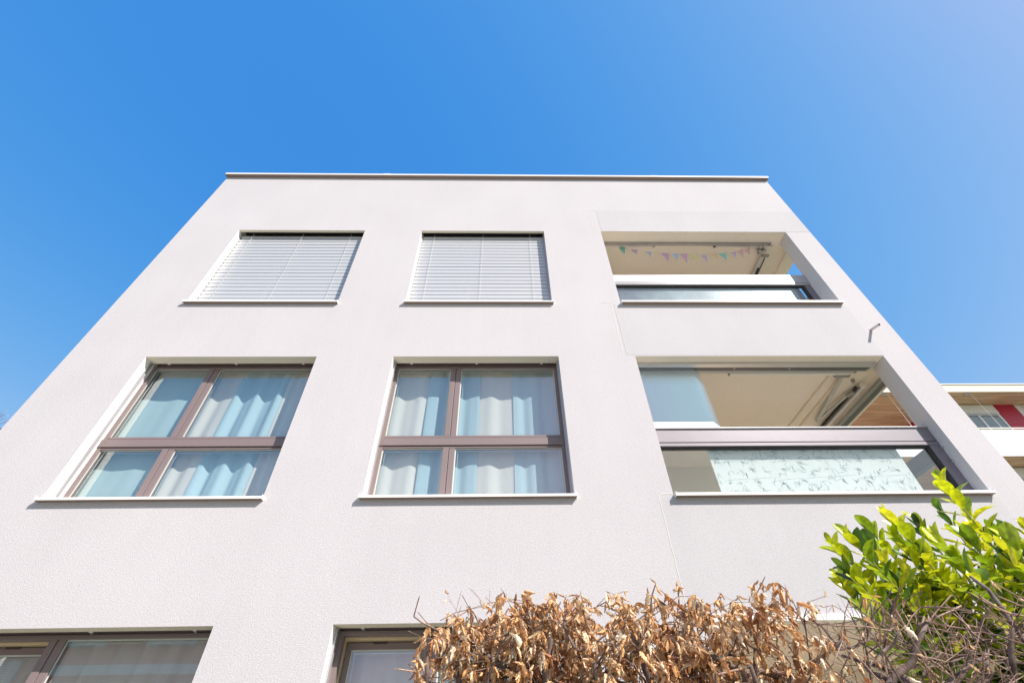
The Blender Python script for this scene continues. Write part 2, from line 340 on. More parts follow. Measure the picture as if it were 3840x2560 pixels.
# ---- windows
def window(x0, x1, k, blind, seed):
    zb, zt = S[k], T[k]; mx = x0+.705; mw = .13
    f0, f1 = .185, .26                                   # frame front / back
    tr0, tr1 = zt-1.165, zt-1.025                        # transom
    b = MB(); F = 'frame'
    hz = zt-.04                                          # underside of the head
    open_left = (k == 2)
    b.box(x0, x1, f0+.03, f1, hz+.035, zt+.11, F); b.box(x0, x1, f0, f1, hz, hz+.032, F)          # head in two steps
    b.box(x0, x0+.045, f0, f1, zb, hz, F); b.box(x1-.05, x1, f0, f1, zb, hz, F)
    b.box(mx, mx+mw/2-.004, f0, f1, tr1, hz, F); b.box(mx+mw/2+.002, mx+mw, f0+.004, f1, tr1, hz, F); b.box(mx+mw/2-.005, mx+mw/2+.003, f0+.015, f1, zb, hz, 'frame_dark')
    b.box(mx, mx+mw/2-.004, f0, f1, zb, tr0-.012, F); b.box(mx+mw/2+.002, mx+mw, f0+.004, f1, zb, tr0-.012, F)
    b.box(x0+.003, x1-.003, f0-.012, f1, tr0+.012, tr1-.034, F)                          # transom core, proud
    b.box(x0+.045, x1-.05, f0+.012, f1-.01, tr1-.034, tr1-.026, 'frame_dark')
    b.box(x0+.045, x1-.05, f0-.002, f1, tr1-.026, tr1-.002, F)
    b.box(x0+.045, x1-.05, f0+.012, f1-.01, tr0+.002, tr0+.012, 'frame_dark')
    b.box(x0+.045, x1-.05, f0+.001, f1, tr0-.016, tr0+.002, F)
    b.box(x0+.045, x1-.05, f0, f1, zb, zb+.055, F)
    wn = b.build('window', bld, .0025)
    # panes
    bays = [(x0+.045, mx), (mx+mw, x1-.05)]
    def pane(xa, xb, za, zz, yy, tilt=0):
        p = MB()
        def P(x, z, d=0): return (x, yy+d+(z-za)*tilt, z)
        p.face([P(xa, za), P(xb, za), P(xb, zz), P(xa, zz)], 'glass')
        g = .011                                          # light seal inside the edge
        for (a1, a2, c1, c2) in ((xa, xb, zz-g, zz), (xa, xb, za, za+g*.6), (xa, xa+g, za+g, zz-g), (xb-g, xb, za+g, zz-g)):
            p.face([P(a1, c1, -.003), P(a2, c1, -.003), P(a2, c2, -.003), P(a1, c2, -.003)], 'spacer')
        g2 = .028
        for (a1, a2, c1, c2) in ((xa+g, xb-g, zz-g2, zz-g2+.007), (xa+g2, xa+g2+.005, za+g, zz-g), (xb-g2, xb-g2+.005, za+g, zz-g)):
            p.face([P(a1, c1, .014), P(a2, c1, .014), P(a2, c2, .014), P(a1, c2, .014)], 'spacer')
        return p.build('pane', wn)
    for bi, (xa, xb) in enumerate(bays):
        if open_left and bi == 0: 
            # sash tilted into the room, the pale wooden inner frame shows in the gap
            s = MB(); w_ = .05; yy = f1+.015; tl = .055
            zA, zB = tr1+.0, hz-.02
            def SB(xa_, xb_, za_, zb_, m_, y0_=0, y1_=.05):
                pts = []
                for z in (za_, zb_):
                    for y in (y0_, y1_):
                        for x in (xa_, xb_): pts.append((x, yy+y+(z-zA)*tl, z))
                i = len(s.v); s.v += pts; kk = s.mi(m_)
                for a in ((0, 2, 3, 1), (4, 5, 7, 6), (0, 1, 5, 4), (2, 6, 7, 3), (0, 4, 6, 2), (1, 3, 7, 5)):
                    s.f.append(tuple(i+j for j in a)); s.m.append(kk); s.c.append(None); s.smooth.append(False)
            SB(xa+.005, xb-.005, zB-.055, zB-.005, F); SB(xa+.005, xb-.005, zA, zA+w_, F)
            SB(xa+.005, xa+.05, zA+w_, zB-.055, F); SB(xb-.05, xb-.005, zA+w_, zB-.055, F)
            s.build('sash', wn, .002)
            pane(xa+.05, xb-.05, zA+w_, zB-.055, yy+.012+w_*tl, tl)
            s = MB(); s.box(xa, xb, f1+.002, f1+.11, hz-.018, hz+.06, 'wood_in'); s.box(xa-.03, xa, f1+.002, f1+.11, tr1, hz+.06, 'wood_in')
            s.box(xa+.22, xa+.34, f1+.06, f1+.068, hz-.035, hz-.018, 'frame_dark')
            s.build('inner_frame', wn, .002)
        else: pane(xa, xb, tr1-.002, hz, f0+.022)
        pane(xa, xb, zb+.055, tr0-.016, f0+.022)
    # sill with raised end caps
    b = MB()
    b.face([(x0-.012, -.048, zb+.002), (x1+.012, -.048, zb+.002), (x1+.012, f0, zb+.03), (x0-.012, f0, zb+.03)], 'white_metal')
    b.box(x0-.012, x1+.012, -.048, -.044, zb-.024, zb+.0015, 'white_metal')
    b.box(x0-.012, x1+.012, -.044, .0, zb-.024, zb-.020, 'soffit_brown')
    b.box(x0-.018, x0-.012, -.05, .0, zb-.026, zb+.014, 'white_metal'); b.box(x1+.012, x1+.018, -.05, .0, zb-.026, zb+.014, 'white_metal')
    b.build('sill', wn)
    # guide rails of the blind, clips at the head
    yb = .105 if blind else .11
    for xa, xb in ((x0, x0+.018), (x1-.018, x1)):
        b = MB()
        b.box(xa, xb, yb-.02, yb-.008, zb+.02, zt, 'alu'); b.box(xa, xb, yb+.012, yb+.024, zb+.02, zt, 'alu')
        xm = xa+.002 if xa == x0 else xb-.006
        b.box(xm, xm+.004, yb-.008, yb+.012, zb+.02, zt, 'alu_dark')
        b.build('guide_rail', wn)
    if not blind:
        for t in (.10, .50, .90):
            b = MB(); x = x0+(x1-x0)*t
            b.box(x-.012, x+.012, .125, .145, zt-.006, zt+.01, 'white_metal'); b.tube([(x, .135, zt-.004), (x+.008, .135, zt-.018), (x+.018, .135, zt-.014)], .0025, 'steel', 5)
            b.build('blind_clip', wn)
        if k == 1 and x0 == W2[0]:
            b = MB(); b.box(x1-.14, x1-.09, .055, .085, zt-.002, zt, 'white_panel')
            m_ = M.setdefault('sticker', mat('blue_sticker', (.05, .25, .6), .4)); b.box(x1-.128, x1-.116, .062, .078, zt-.003, zt-.002, m_); b.box(x1-.112, x1-.102, .062, .078, zt-.003, zt-.002, m_)
            b.build('sticker', wn)
    if blind:
        b = MB(); rr = random.Random(seed); n = 21; pitch = .0845; zt0 = zt-.015
        for i in range(n):
            zc = zt0-pitch*(i+.55)+rr.uniform(-.0008, .0008); 
            if zc-.045 < zb+.02: break
            rows = []
            tl = R(89+rr.uniform(-.8, .8))                    # nearly closed, outer edge low
            for t in (-1, -.93, -.6, -.2, .2, .6, .93, 1):
                a = t*.0385; bow = .0016*(1-t*t)
                if abs(t) == 1: bow -= .001
                # along = down and outwards
                y = yb - math.cos(tl)*(-a) * 1.0; y = yb + math.cos(tl)*(-a)*-1*-1
                z = zc + math.sin(tl)*a
                y = yb + math.cos(tl)*a - bow*math.sin(tl); z += bow*math.cos(tl)
                rows.append([(x0+.016, y, z), (x1-.016, y, z)])
            b.grid(rows, 'blind')
            for x in (x0+.018, x1-.018): b.box(x-.003, x+.003, yb-.012, yb+.01, zc-.006, zc+.006, 'alu_dark')
        b.box(x0+.02, x1-.02, yb-.03, yb+.03, zb+.035, zb+.055, 'blind')
        for t in (.105, .50, .885):
            x = x0+(x1-x0)*t; pth = []
            for i in range(2*n+1):
                z = zt0-pitch*i/2
                if z < zb+.05: break
                pth.append((x+(.0015 if i % 2 else -.0015), yb-.031+(.010 if i % 2 else 0), z))
            b.tube(pth, .0022, 'cord', 4)
        b.build('blind', wn)
    return wn
for k in range(3):
    for j, (x0, x1) in enumerate((W1, W2)): window(x0, x1, k, k == 0, 10*k+j)
# rooms behind the windows
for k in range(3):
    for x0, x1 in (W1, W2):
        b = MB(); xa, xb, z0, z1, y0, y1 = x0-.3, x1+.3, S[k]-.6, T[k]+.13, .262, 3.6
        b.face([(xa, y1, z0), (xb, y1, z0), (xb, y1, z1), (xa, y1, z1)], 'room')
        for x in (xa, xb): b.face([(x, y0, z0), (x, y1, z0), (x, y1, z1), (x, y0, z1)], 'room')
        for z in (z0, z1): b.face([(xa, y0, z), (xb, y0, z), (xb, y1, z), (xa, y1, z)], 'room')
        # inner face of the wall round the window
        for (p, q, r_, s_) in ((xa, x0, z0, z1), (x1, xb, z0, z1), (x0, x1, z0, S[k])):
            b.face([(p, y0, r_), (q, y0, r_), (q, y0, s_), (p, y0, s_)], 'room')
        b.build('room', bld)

# ---- curtains
def curtain(x0, x1, zt, zb, m, amp, wl, seed, label, y=4.51, cat='curtain', group='curtains behind the windows'):
    rr = random.Random(seed); n = max(12, int((x1-x0)/.012)); ph = rr.uniform(0, 6); ph2 = rr.uniform(0, 6)
    rows = []
    for iz in range(9):
        tz = iz/8; z = zb+(zt-zb)*tz; row = []
        for i in range(n+1):
            x = x0+(x1-x0)*i/n
            a = amp*(math.sin(2*math.pi*x/wl+ph+.25*math.sin(5*tz))+.25*math.sin(2*math.pi*x/(wl*.47)+ph2)+.3*noise.noise(Vector((x*6, seed, tz*.6))))
            row.append((x+.25*amp*math.cos(2*math.pi*x/wl+ph)*(1.2-tz), y+a, z))
        rows.append(row)
    b = MB(); b.grid(rows, m); o = b.build('curtain'); tag(o, label, cat, group); return o
zt, zb = H(3.90), H(1.9)
curtain(-1.36, -.905, zt, zb, 'voile', .013, .30, 1, 'white voile curtain at the left edge of the middle-storey window without a wall lamp')['label'] = 'white sheer curtain at the left edge of the middle storey central window'
curtain(-.915, -.28, zt, zb, 'bluecloth', .012, .27, 2, 'pale blue curtain crossing the mullion of the middle storey central window', y=4.505)
curtain(-.30, .15, zt, zb, 'voile', .012, .36, 3, 'white sheer curtain in the middle of the wide pane, middle storey central window')
curtain(.13, .74, zt, zb, 'bluecloth', .012, .25, 4, 'pale blue curtain at the right edge of the middle storey central window', y=4.505)
curtain(-4.42, -3.55, zt, zb, 'aqua', .006, .4, 5, 'flat pale aqua curtain filling the narrow pane of the middle storey left window', y=4.515)
curtain(-3.56, -3.25, zt, zb, 'voile', .014, .30, 6, 'white sheer curtain beside the mullion of the middle storey left window')
curtain(-3.27, -2.66, zt, zb, 'bluecloth', .024, .26, 7, 'pale blue curtain with deep folds in the wide pane, middle storey left window', y=4.505)
curtain(-2.68, -2.26, zt, zb, 'voile', .014, .2, 8, 'white sheer curtain at the shaded right edge of the middle storey left window')
zt, zb = H(.98), H(-1.0)
curtain(-4.42, -3.60, zt, zb, 'voile_thin', .018, .17, 9, 'thin white net curtain behind the tilted sash of the ground floor left window', y=4.60)
curtain(-3.58, -2.24, zt, zb, 'voile_thin', .022, .21, 10, 'thin white net curtain in deep folds behind the wide pane, ground floor left window', y=4.475)
curtain(-1.38, -.56, zt, zb, 'voile_thin', .014, .25, 11, 'thin white net curtain behind the tilted sash of the ground floor window beside the hedge', y=4.66)
curtain(-.52, .74, zt, zb, 'voile', .02, .22, 12, 'white net curtain in the ground floor window seen through gaps in the hedge', y=4.60)

# ---- loggias (corner balconies)
YI = .235                                     # inner face of the front beam / column
XC0, XC1 = 5.04, XR                           # side beam
YK = 2.9
def loggia(k):
    zt, zb = T[k], S[k]; zc = zt+.055; zf = zb-.55
    x0, x1 = LG
    b = MB(); C = 'balcony'
    # front beam soffit, inner faces, ceiling, side beam, left wall, back wall, parapet inside, column
    b.face([(x0, 0, zt), (x1, 0, zt), (x1, YI, zt), (x0, YI, zt)], C)
    b.face([(x1, 0, zt), (XC1, 0, zt), (XC1, YI, zt), (x1, YI, zt)], C)
    b.face([(x0, YI, zt), (XC0, YI, zt), (XC0, YI, zc), (x0, YI, zc)], C)
    b.face([(x0, YI, zc), (XC0, YI, zc), (XC0, YK, zc), (x0, YK, zc)], C)
    b.face([(XC0, YI, zt), (XC0, YI, zc), (XC0, YK, zc), (XC0, YK, zt)], C)
    b.face([(XC0, YI, zt), (XC1, YI, zt), (XC1, YK, zt), (XC0, YK, zt)], C)
    b.face([(x0, 0, zf), (x0, 0, zc), (x0, YK, zc), (x0, YK, zf)], C)
    b.face([(x0, YK, zf), (x0, YK, zc), (XC1, YK, zc), (XC1, YK, zf)], C)
    b.face([(x1, 0, zb), (x1, YI, zb), (x1, YI, zt), (x1, 0, zt)], 'column')      # column, left face
    b.face([(x1, YI, zb), (XC1, YI, zb), (XC1, YI, zt), (x1, YI, zt)], C)           # column, back
    b.face([(x0, 0, zb), (x1, 0, zb), (x1, .2, zb), (x0, .2, zb)], 'plaster')
    b.face([(x0, .2, zf), (XC0, .2, zf), (XC0, .2, zb), (x0, .2, zb)], C)
    b.face([(x1, YI, zb), (XC0, YI, zb), (XC0, .2, zb), (x1, .2, zb)], C)
    b.face([(XC0, YI, zb), (XC1, YI, zb), (XC1, YK, zb), (XC0, YK, zb)], C)
    b.face([(XC0, .2, zf), (XC0, YK, zf), (XC0, YK, zb), (XC0, .2, zb)], C)
    b.face([(x0, .2, zf), (XC0, .2, zf), (XC0, YK, zf), (x0, YK, zf)], 'floor_wood')
    lg = b.build('loggia', bld)
    # glazed balustrade
    if k == 0: yf, rt, rb, sp = .215, 5.77, 5.585, 5.54
    elif k == 1: yf, rt, rb, sp = .115, 2.835, 2.665, 2.61
    else: yf, rt, rb, sp = .115, 2.835-2.88, 2.665-2.88, 2.61-2.88
    rt, rb, sp = H(rt), H(rb), H(sp)
    b = MB(); A = 'rail'
    if k == 0:
        b.box(x0, x1-.001, yf, yf+.09, rb, rt, 'alu')
        b.box(x0, x1-.001, yf+.012, yf+.08, rb-.012, rb, 'alu_dark')
        b.box(x0, x1-.001, yf+.004, yf+.08, sp+.005, rb-.012, 'alu')
        st = .05
    else:
        b.box(x0, x1-.001, yf-.004, yf+.12, rt, rt+.014, 'alu')
        b.box(x0, x1-.001, yf+.012, yf+.10, rb, rt, A)
        b.box(x0, x1-.001, yf+.024, yf+.09, rb-.010, rb, 'frame_dark')
        b.box(x0, x1-.001, yf+.010, yf+.09, sp+.006, rb-.010, A)
        st = .06
    b.box(x0, x0+st*.9, yf+.016, yf+.08, zb, sp+.006, A); b.box(x1-st*2.0, x1-.001, yf+.016, yf+.08, zb, sp+.006, A)
    b.box(x0+st*.9, x1-st*2.0, yf+.016, yf+.08, zb, zb+.05, A)
    g = .014
    b.box(x0+st*.9, x1-st*2.0, yf+.03, yf+.075, sp-g, sp+.006, 'gasket_and_groove_shade'); b.box(x1-st*2.0-g*2.2, x1-st*2.0, yf+.03, yf+.075, zb+.05, sp-g, 'gasket_and_groove_shade')
    for zz in (zb+.08, (zb+sp)/2+.1, sp-.03):
        if k == 1: b.tube([(x1-.012, yf-.008, zz), (x1-.012, yf+.02, zz)], .010, 'steel', 8)
    rl = b.build('balustrade', lg, .003)
    p = MB(); p.box(x0+st*.9, x1-st*2.0-g*2.2, yf+.050, yf+.058, zb+.05, sp-g, 'glass_bal'); p.build('pane', lg)
    # side balustrade
    b = MB(); xs_ = XC0+.06
    b.box(xs_, xs_+.08, YI, YK, rb, rt, A if k else 'alu'); b.box(xs_+.01, xs_+.07, YI, YK, zb, zb+.04, A)
    for yy in (YI, (YI+YK)/2, YK-.05): b.box(xs_+.012, xs_+.068, yy, yy+.05, zb+.04, rb, A)
    b.build('side_balustrade', lg, .003)
    p = MB(); p.box(xs_+.036, xs_+.044, YI+.05, YK-.05, zb+.04, rb, 'glass_bal'); p.build('side_pane', lg)
    # sill
    b = MB()
    b.face([(x0+.012, -.055, zb+.0), (x1-.015, -.055, zb+.0), (x1-.001, yf+.016, zb+.02), (x0+.012, yf+.016, zb+.02)], 'white_metal')
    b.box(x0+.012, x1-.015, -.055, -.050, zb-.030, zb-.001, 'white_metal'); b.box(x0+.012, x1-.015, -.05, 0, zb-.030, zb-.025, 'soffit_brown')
    b.box(x1-.015, x1-.009, -.057, .0, zb-.032, zb+.01, 'white_metal'); b.box(x0+.006, x0+.012, -.057, .0, zb-.032, zb+.01, 'white_metal')
    b.build('sill', lg)
    return lg
lgs = [loggia(k) for k in range(3)]
# sliding-glass tracks of the middle balcony
lg = lgs[1]; zt = T[1]
b = MB()
b.box(1.667, 4.80, .118, .262, zt-.018, zt-.002, 'steel')
for i in range(4): b.box(1.667, 4.79-.012*i, .185+.019*i, .191+.019*i, zt-.030, zt-.018, 'alu_dark')
b.box(1.667, 4.795, .118, .184, zt-.034, zt-.018, 'steel'); b.box(1.667, 4.74, .256, .266, zt-.034, zt-.018, 'steel')
b.box(1.667, 4.74, .184, .256, zt-.0195, zt-.0182, 'gasket_and_groove_shade')  # black sheet stands in for the shade inside the track grooves
for x in (2.99, 3.71): b.tube([(x, .212, zt-.03), (x, .212, zt-.036)], .010, 'white_metal', 8)
b.build('track', lg)
b = MB()
b.box(5.03, 5.25, YI, YK, zt-.018, zt-.002, 'steel')
for i in range(4): b.box(5.115+.022*i, 5.123+.022*i, YI+.02, YK, zt-.034, zt-.018, 'alu_dark')
b.box(5.04, 5.105, YI, YK, zt-.034, zt-.018, 'alu_dark'); b.box(5.205, 5.235, YI, YK, zt-.034, zt-.018, 'white_metal')
b.box(5.105, 5.205, YI, YK, zt-.0195, zt-.0182, 'gasket_and_groove_shade')  # groove shade of the side track, again painted as a black sheet
b.build('side_track', lg)
pz0 = H(2.85)
for i in range(5):
    b = MB(); xr = 2.44+.027*i; yy = .193+.019*i; xl = 1.672+.028*i
    b.box(xl, xr, yy-.003, yy+.003, pz0+.035, zt-.02, 'glass_slide')
    b.box(xl, xr+.003, yy-.007, yy+.007, pz0, pz0+.118-.006*i, 'white_metal')
    b.build('sliding_pane', lg)
# privacy screen with a bamboo print, behind the middle balcony's glass
ps = MB(); X0, X1, Z0, Z1, yy = 2.258, 4.385, H(2.06), H(2.668), .215
ps.box(X0, X1, yy, yy+.004, Z0, Z1, 'screen')
rr = random.Random(7)
def lens(x, z, L, wd, a, bend=.15):
    pts = []
    N = 7
    ca, sa = math.cos(a), math.sin(a)
    up = []; dn = []
    for i in range(N+1):
        t = i/N; wdt = wd*math.sin(math.pi*t)**.8*(1-.35*t)+.0004; c = bend*L*math.sin(math.pi*t)
        up.append((t*L, c+wdt)); dn.append((t*L, c-wdt))
    poly = up+dn[::-1]
    q = [(x+px*ca-pz*sa, z+px*sa+pz*ca) for px, pz in poly]
    if min(p[0] for p in q) < X0+.002 or max(p[0] for p in q) > X1-.002 or min(p[1] for p in q) < Z0+.002 or max(p[1] for p in q) > Z1-.002: return
    for i in range(N):
        (a0, b0), (a1, b1) = q[i], q[i+1]; (c0, d0), (c1, d1) = q[-1-i], q[-2-i]
        ps.face([(a0, yy-.0012, b0), (c0, yy-.0012, d0), (c1, yy-.0012, d1), (a1, yy-.0012, b1)], 'bambooprint')
for cx in range(24):
    for cz in range(5):
        x = X0+.04+cx*.088+rr.uniform(-.05, .05); z = Z0+.05+cz*.128+rr.uniform(-.03, .03)
        a0 = rr.uniform(0, 6.28)
        for j in range(rr.randint(3, 5)):
            lens(x+rr.uniform(-.02, .02), z+rr.uniform(-.015, .015), rr.uniform(.04, .10), rr.uniform(.0035, .0062), a0+rr.uniform(-1.3, 1.3), rr.uniform(-.15, .2))
for z0_ in (.19, .40):
    for j in range(7):
        x = X0+.06+j*.29; lens(x, Z0+z0_+.012*math.sin(j*2.1)+.01*j*.6, .30, .0028, .07, .02)
ps.build('privacy_screen', lg)
# cloudy sheet behind the upper balcony's glass
b = MB(); b.box(1.74, 4.66, .285, .291, H(4.86), H(5.62), 'frosted'); b.build('privacy_screen', lgs[0])
# top balcony head rail
b = MB(); zt = T[0]
b.box(1.667, 4.66, .205, .262, zt-.030, zt-.002, 'alu_dark')
b.build('track', lgs[0])
# ground floor: white awning box over the balcony opening
b = MB(); b.box(1.70, 4.80, -.03, .06, H(.915), H(.955), 'white_metal'); b.build('head_rail', lgs[2])

# ---- spout pipe in the facade (tilted, open end)
b = MB(); p0 = Vector((4.949, .01, H(4.305))); p1 = Vector((4.949, -.14, H(4.255)))
b.tube([p0, p1], .0175, 'pipe', 14, cap=False); b.tube([p1, p0], .0145, 'gasket_and_groove_shade', 14, cap=False)
d_ = (p1-p0).normalized(); u_ = d_.orthogonal().normalized(); v_ = d_.cross(u_)
for q in range(14):
    a, c = 2*math.pi*q/14, 2*math.pi*(q+1)/14
    e = lambda t, r_: tuple(p1+(u_*math.cos(t)+v_*math.sin(t))*r_)
    b.face([e(a, .0175), e(c, .0175), e(c, .0145), e(a, .0145)], 'pipe')
b.tube([p0, p0+Vector((0, -.014, -.003))], .026, 'pipe', 14)
b.build('spout', bld)

# ---- folding-arm awnings folded up in the balconies
def bar(b, p, q, w_, h_, m):
    p, q = Vector(p), Vector(q); t = (q-p).normalized(); s = t.cross(Vector((0, 0, 1))).normalized(); u = s.cross(t)
    i = len(b.v); k = b.mi(m)
    b.v += [tuple(e+s*a*w_/2+u*c*h_/2) for e in (p, q) for a in (-1, 1) for c in (-1, 1)]
    for f in ((0, 1, 3, 2), (4, 6, 7, 5), (0, 4, 5, 1), (2, 3, 7, 6), (0, 2, 6, 4), (1, 5, 7, 3)):
        b.f.append(tuple(i+j for j in f)); b.m.append(k); b.c.append(None); b.smooth.append(False)
aw = tag(empty('folding_awning', (4.6, 4.55, H(3.8))), 'grey folding arm awning tucked under the ceiling of the middle storey balcony', 'awning')
ox, oy, oz = 4.6, 4.55, H(3.8)
def rel(p): return (p[0]-ox, p[1]-oy, p[2]-oz)
def tubeR(b, pts, r_, m, n=10): b.tube([rel(p) for p in pts], r_, m, n)
z = H(3.845)
b = MB(); tubeR(b, [(1.70, 4.50, z-.01), (4.62, 4.50, z-.01)], .030, 'steel', 14); tubeR(b, [(4.62, 4.50, z-.01), (4.64, 4.50, z-.01)], .034, 'alu_dark', 14); b.build('roller', aw)
b = MB(); b.box(*[v for pr in ((3.0-ox, 4.60-ox), (4.545-oy, 4.585-oy), (z-.02-oz, z+.01-oz)) for v in pr], 'white_metal'); b.box(2.985-ox, 3.0-ox, 4.54-oy, 4.59-oy, z-.025-oz, z+.012-oz, 'alu_dark'); b.build('front_bar', aw, .003)
b = MB(); bar(b, rel((4.52, 4.62, z-.02)), rel((4.70, 5.62, z-.02)), .042, .034, 'steel'); tubeR(b, [(4.70, 5.62, z-.045), (4.70, 5.62, z+.01)], .030, 'steel', 12)
bar(b, rel((4.70, 5.62, z-.03)), rel((4.80, 5.00, z-.03)), .034, .026, 'steel'); bar(b, rel((4.80, 5.02, z-.03)), rel((4.86, 4.92, z-.03)), .05, .04, 'alu_dark')
bar(b, rel((4.42, 4.60, z-.01)), rel((4.62, 4.60, z-.01)), .05, .035, 'alu_dark'); b.build('arm', aw, .003)
b = MB(); tubeR(b, [(4.90, 4.80, z-.03), (4.90, 6.6, z-.03)], .033, 'steel', 14); tubeR(b, [(4.90, 4.775, z-.03), (4.90, 4.80, z-.03)], .042, 'white_metal', 14)
b.box(4.835-ox, 4.85-ox, 4.83-oy, 6.6-oy, z-.035-oz, z+.0-oz, 'gasket_and_groove_shade'); b.build('side_roller', aw)
b = MB(); b.box(4.38-ox, 4.40-ox, 4.6-oy, 7.0-oy, z+.01-oz, z+.035-oz, 'cream'); b.box(4.55-ox, 4.575-ox, 4.6-oy, 7.0-oy, z+.005-oz, z+.035-oz, 'cream'); b.build('ceiling_strip', aw)
b = MB(); b.box(4.745-ox, 4.775-ox, 4.72-oy, 4.76-oy, z-.01-oz, z+.03-oz, 'alu_dark'); b.build('switch', aw)

aw = tag(empty('folding_awning', (4.4, 4.5, H(6.68))), 'dark jointed awning arms folded under the ceiling of the top storey balcony behind the bunting', 'awning')
ox, oy, oz = 4.4, 4.5, H(6.68); z = H(6.675)
b = MB(); bar(b, rel((1.70, 4.475, z)), rel((2.62, 4.475, z)), .045, .030, 'steel'); bar(b, rel((1.95, 4.455, z+.004)), rel((2.60, 4.455, z+.004)), .006, .03, 'gasket_and_groove_shade'); bar(b, rel((2.60, 4.475, z-.002)), rel((2.655, 4.475, z-.002)), .05, .036, 'alu_dark'); b.build('arm', aw, .002)
b = MB(); bar(b, rel((3.70, 4.475, z)), rel((4.42, 4.475, z)), .045, .030, 'steel'); bar(b, rel((3.72, 4.455, z+.004)), rel((4.35, 4.455, z+.004)), .006, .03, 'gasket_and_groove_shade'); bar(b, rel((3.68, 4.475, z-.002)), rel((3.72, 4.475, z-.002)), .05, .036, 'gasket_and_groove_shade'); b.build('arm', aw, .002)
b = MB()
for (x, y, s_) in ((4.50, 4.47, .05), (4.57, 4.45, .03), (4.52, 4.56, .045), (4.60, 4.55, .03), (4.55, 4.62, .03), (4.66, 4.44, .022)):
    bar(b, rel((x-s_, y-.02, z-.01)), rel((x+s_, y+.02, z-.004)), .04, .05, 'alu_dark'); tubeR(b, [(x, y, z-.04), (x, y, z+.02)], .018, 'steel', 8)
tubeR(b, [(4.63, 4.43, z-.03), (4.70, 4.46, z-.02)], .012, 'gasket_and_groove_shade', 6); b.build('bracket', aw, .002)
b = MB(); bar(b, rel((4.62, 4.66, z-.01)), rel((4.68, 6.3, z-.01)), .075, .045, 'steel'); bar(b, rel((4.665, 4.70, z-.03)), rel((4.725, 6.3, z-.03)), .012, .03, 'gasket_and_groove_shade')
bar(b, rel((4.64, 4.92, z-.035)), rel((4.70, 6.3, z-.035)), .03, .02, 'gasket_and_groove_shade'); bar(b, rel((4.60, 4.66, z-.03)), rel((4.72, 4.66, z-.03)), .05, .03, 'alu_dark'); b.build('side_arm', aw, .002)

# ---- bunting
k_ = 4.52/4.6
flags = [(2.129, 6.846, 6.58, 'teal'), (2.334, 6.752, 6.588, 'lilac'), (2.571, 6.691, 6.507, 'pale'), (2.845, 6.63, 6.375, 'pink'), (3.017, 6.601, 6.435, 'blue'),
         (3.168, 6.592, 6.361, 'pink'), (3.319, 6.587, 6.371, 'yellow'), (3.525, 6.582, 6.334, 'lilac'), (3.706, 6.614, 6.379, 'orange'), (3.859, 6.636, 6.394, 'teal'),
         (4.055, 6.653, 6.50, 'lilac'), (4.203, 6.709, 6.516, 'rose'), (4.352, 6.764, 6.623, 'rose')]
FC = dict(teal=(.34, .68, .60), lilac=(.62, .52, .72), pale=(.60, .66, .82), pink=(.72, .48, .66), blue=(.50, .64, .85), yellow=(.80, .76, .38), orange=(.85, .68, .42), rose=(.80, .52, .56))
for kx, c in FC.items(): M['flag_'+kx] = clothmat('flag_'+kx, c, .3)
bt = tag(empty('bunting', (3.2, 4.52, H(6.5))), 'string of pastel triangular pennants hanging across the top storey balcony', 'bunting')
b = MB(); pts = [(1.95-3.2, 0, 6.70-6.5)]+[(x*k_-3.2, 0, (zt_*k_)-6.5) for x, zt_, zb_, c in flags]+[(4.45-3.2, 0, 6.69-6.5)]
b.tube(pts, .003, 'cord', 4); b.build('string', bt)
rr = random.Random(4)
for i, (x, zt_, zb_, c) in enumerate(flags):
    b = MB(); x *= k_; zt_ *= k_; zb_ *= k_; hw = .062 if c in ('teal', 'pink', 'yellow', 'orange') else .055; N = 5; rows = []
    tw = rr.uniform(-.35, .35); sl = (flags[min(i+1, 12)][1]-flags[max(i-1, 0)][1])/(flags[min(i+1, 12)][0]-flags[max(i-1, 0)][0])
    for a in range(N+1):
        t = a/N; row = []
        for q in range(5):
            s_ = (q/4-.5)*2*hw*(1-t)+.0005*(q-2)
            row.append((x+s_*math.cos(tw*t*1.5)-3.2, s_*math.sin(tw+tw*t)*.8+.012*math.sin(t*3+i), zt_+(zb_-zt_)*t+s_*sl*(1-t)-6.5))
        rows.append(row)
    b.grid(rows, 'flag_'+c); b.build('pennant', bt)

# ------------------------------------------------------------------ neighbour block on the right
nb = tag(empty('neighbouring_building', (20, 14.45, 0)), 'white block with timber eaves, red wall panels and white balcony fronts, far right', 'building')
NX, NY = 20, 14.45
def nbx(b, x0, x1, y0, y1, z0, z1, m): b.box(x0-NX, x1-NX, y0-NY, y1-NY, z0, z1, m)
b = MB(); XA, XB = 9.0, 32.0
nbx(b, 17.45, XB, 14.45, 26, 0, H(10.5), 'white_panel'); nbx(b, XA, 17.45, 17.0, 25.9, 0, H(10.5), 'white_panel'); b.build('wall', nb)
b = MB()
nbx(b, XA-.8, XB+.5, 13.6, 26.5, H(10.52), H(10.86), 'cream'); nbx(b, XA-.82, XB+.52, 13.57, 26.5, H(10.862), H(10.90), 'white_metal')
nbx(b, XA-.8, XB+.5, 13.62, 26.4, H(10.505), H(10.52), 'wood_soffit'); b.build('roof', nb)
M['frame_grey'] = mat('grey_frame', (.5, .52, .55), .5)
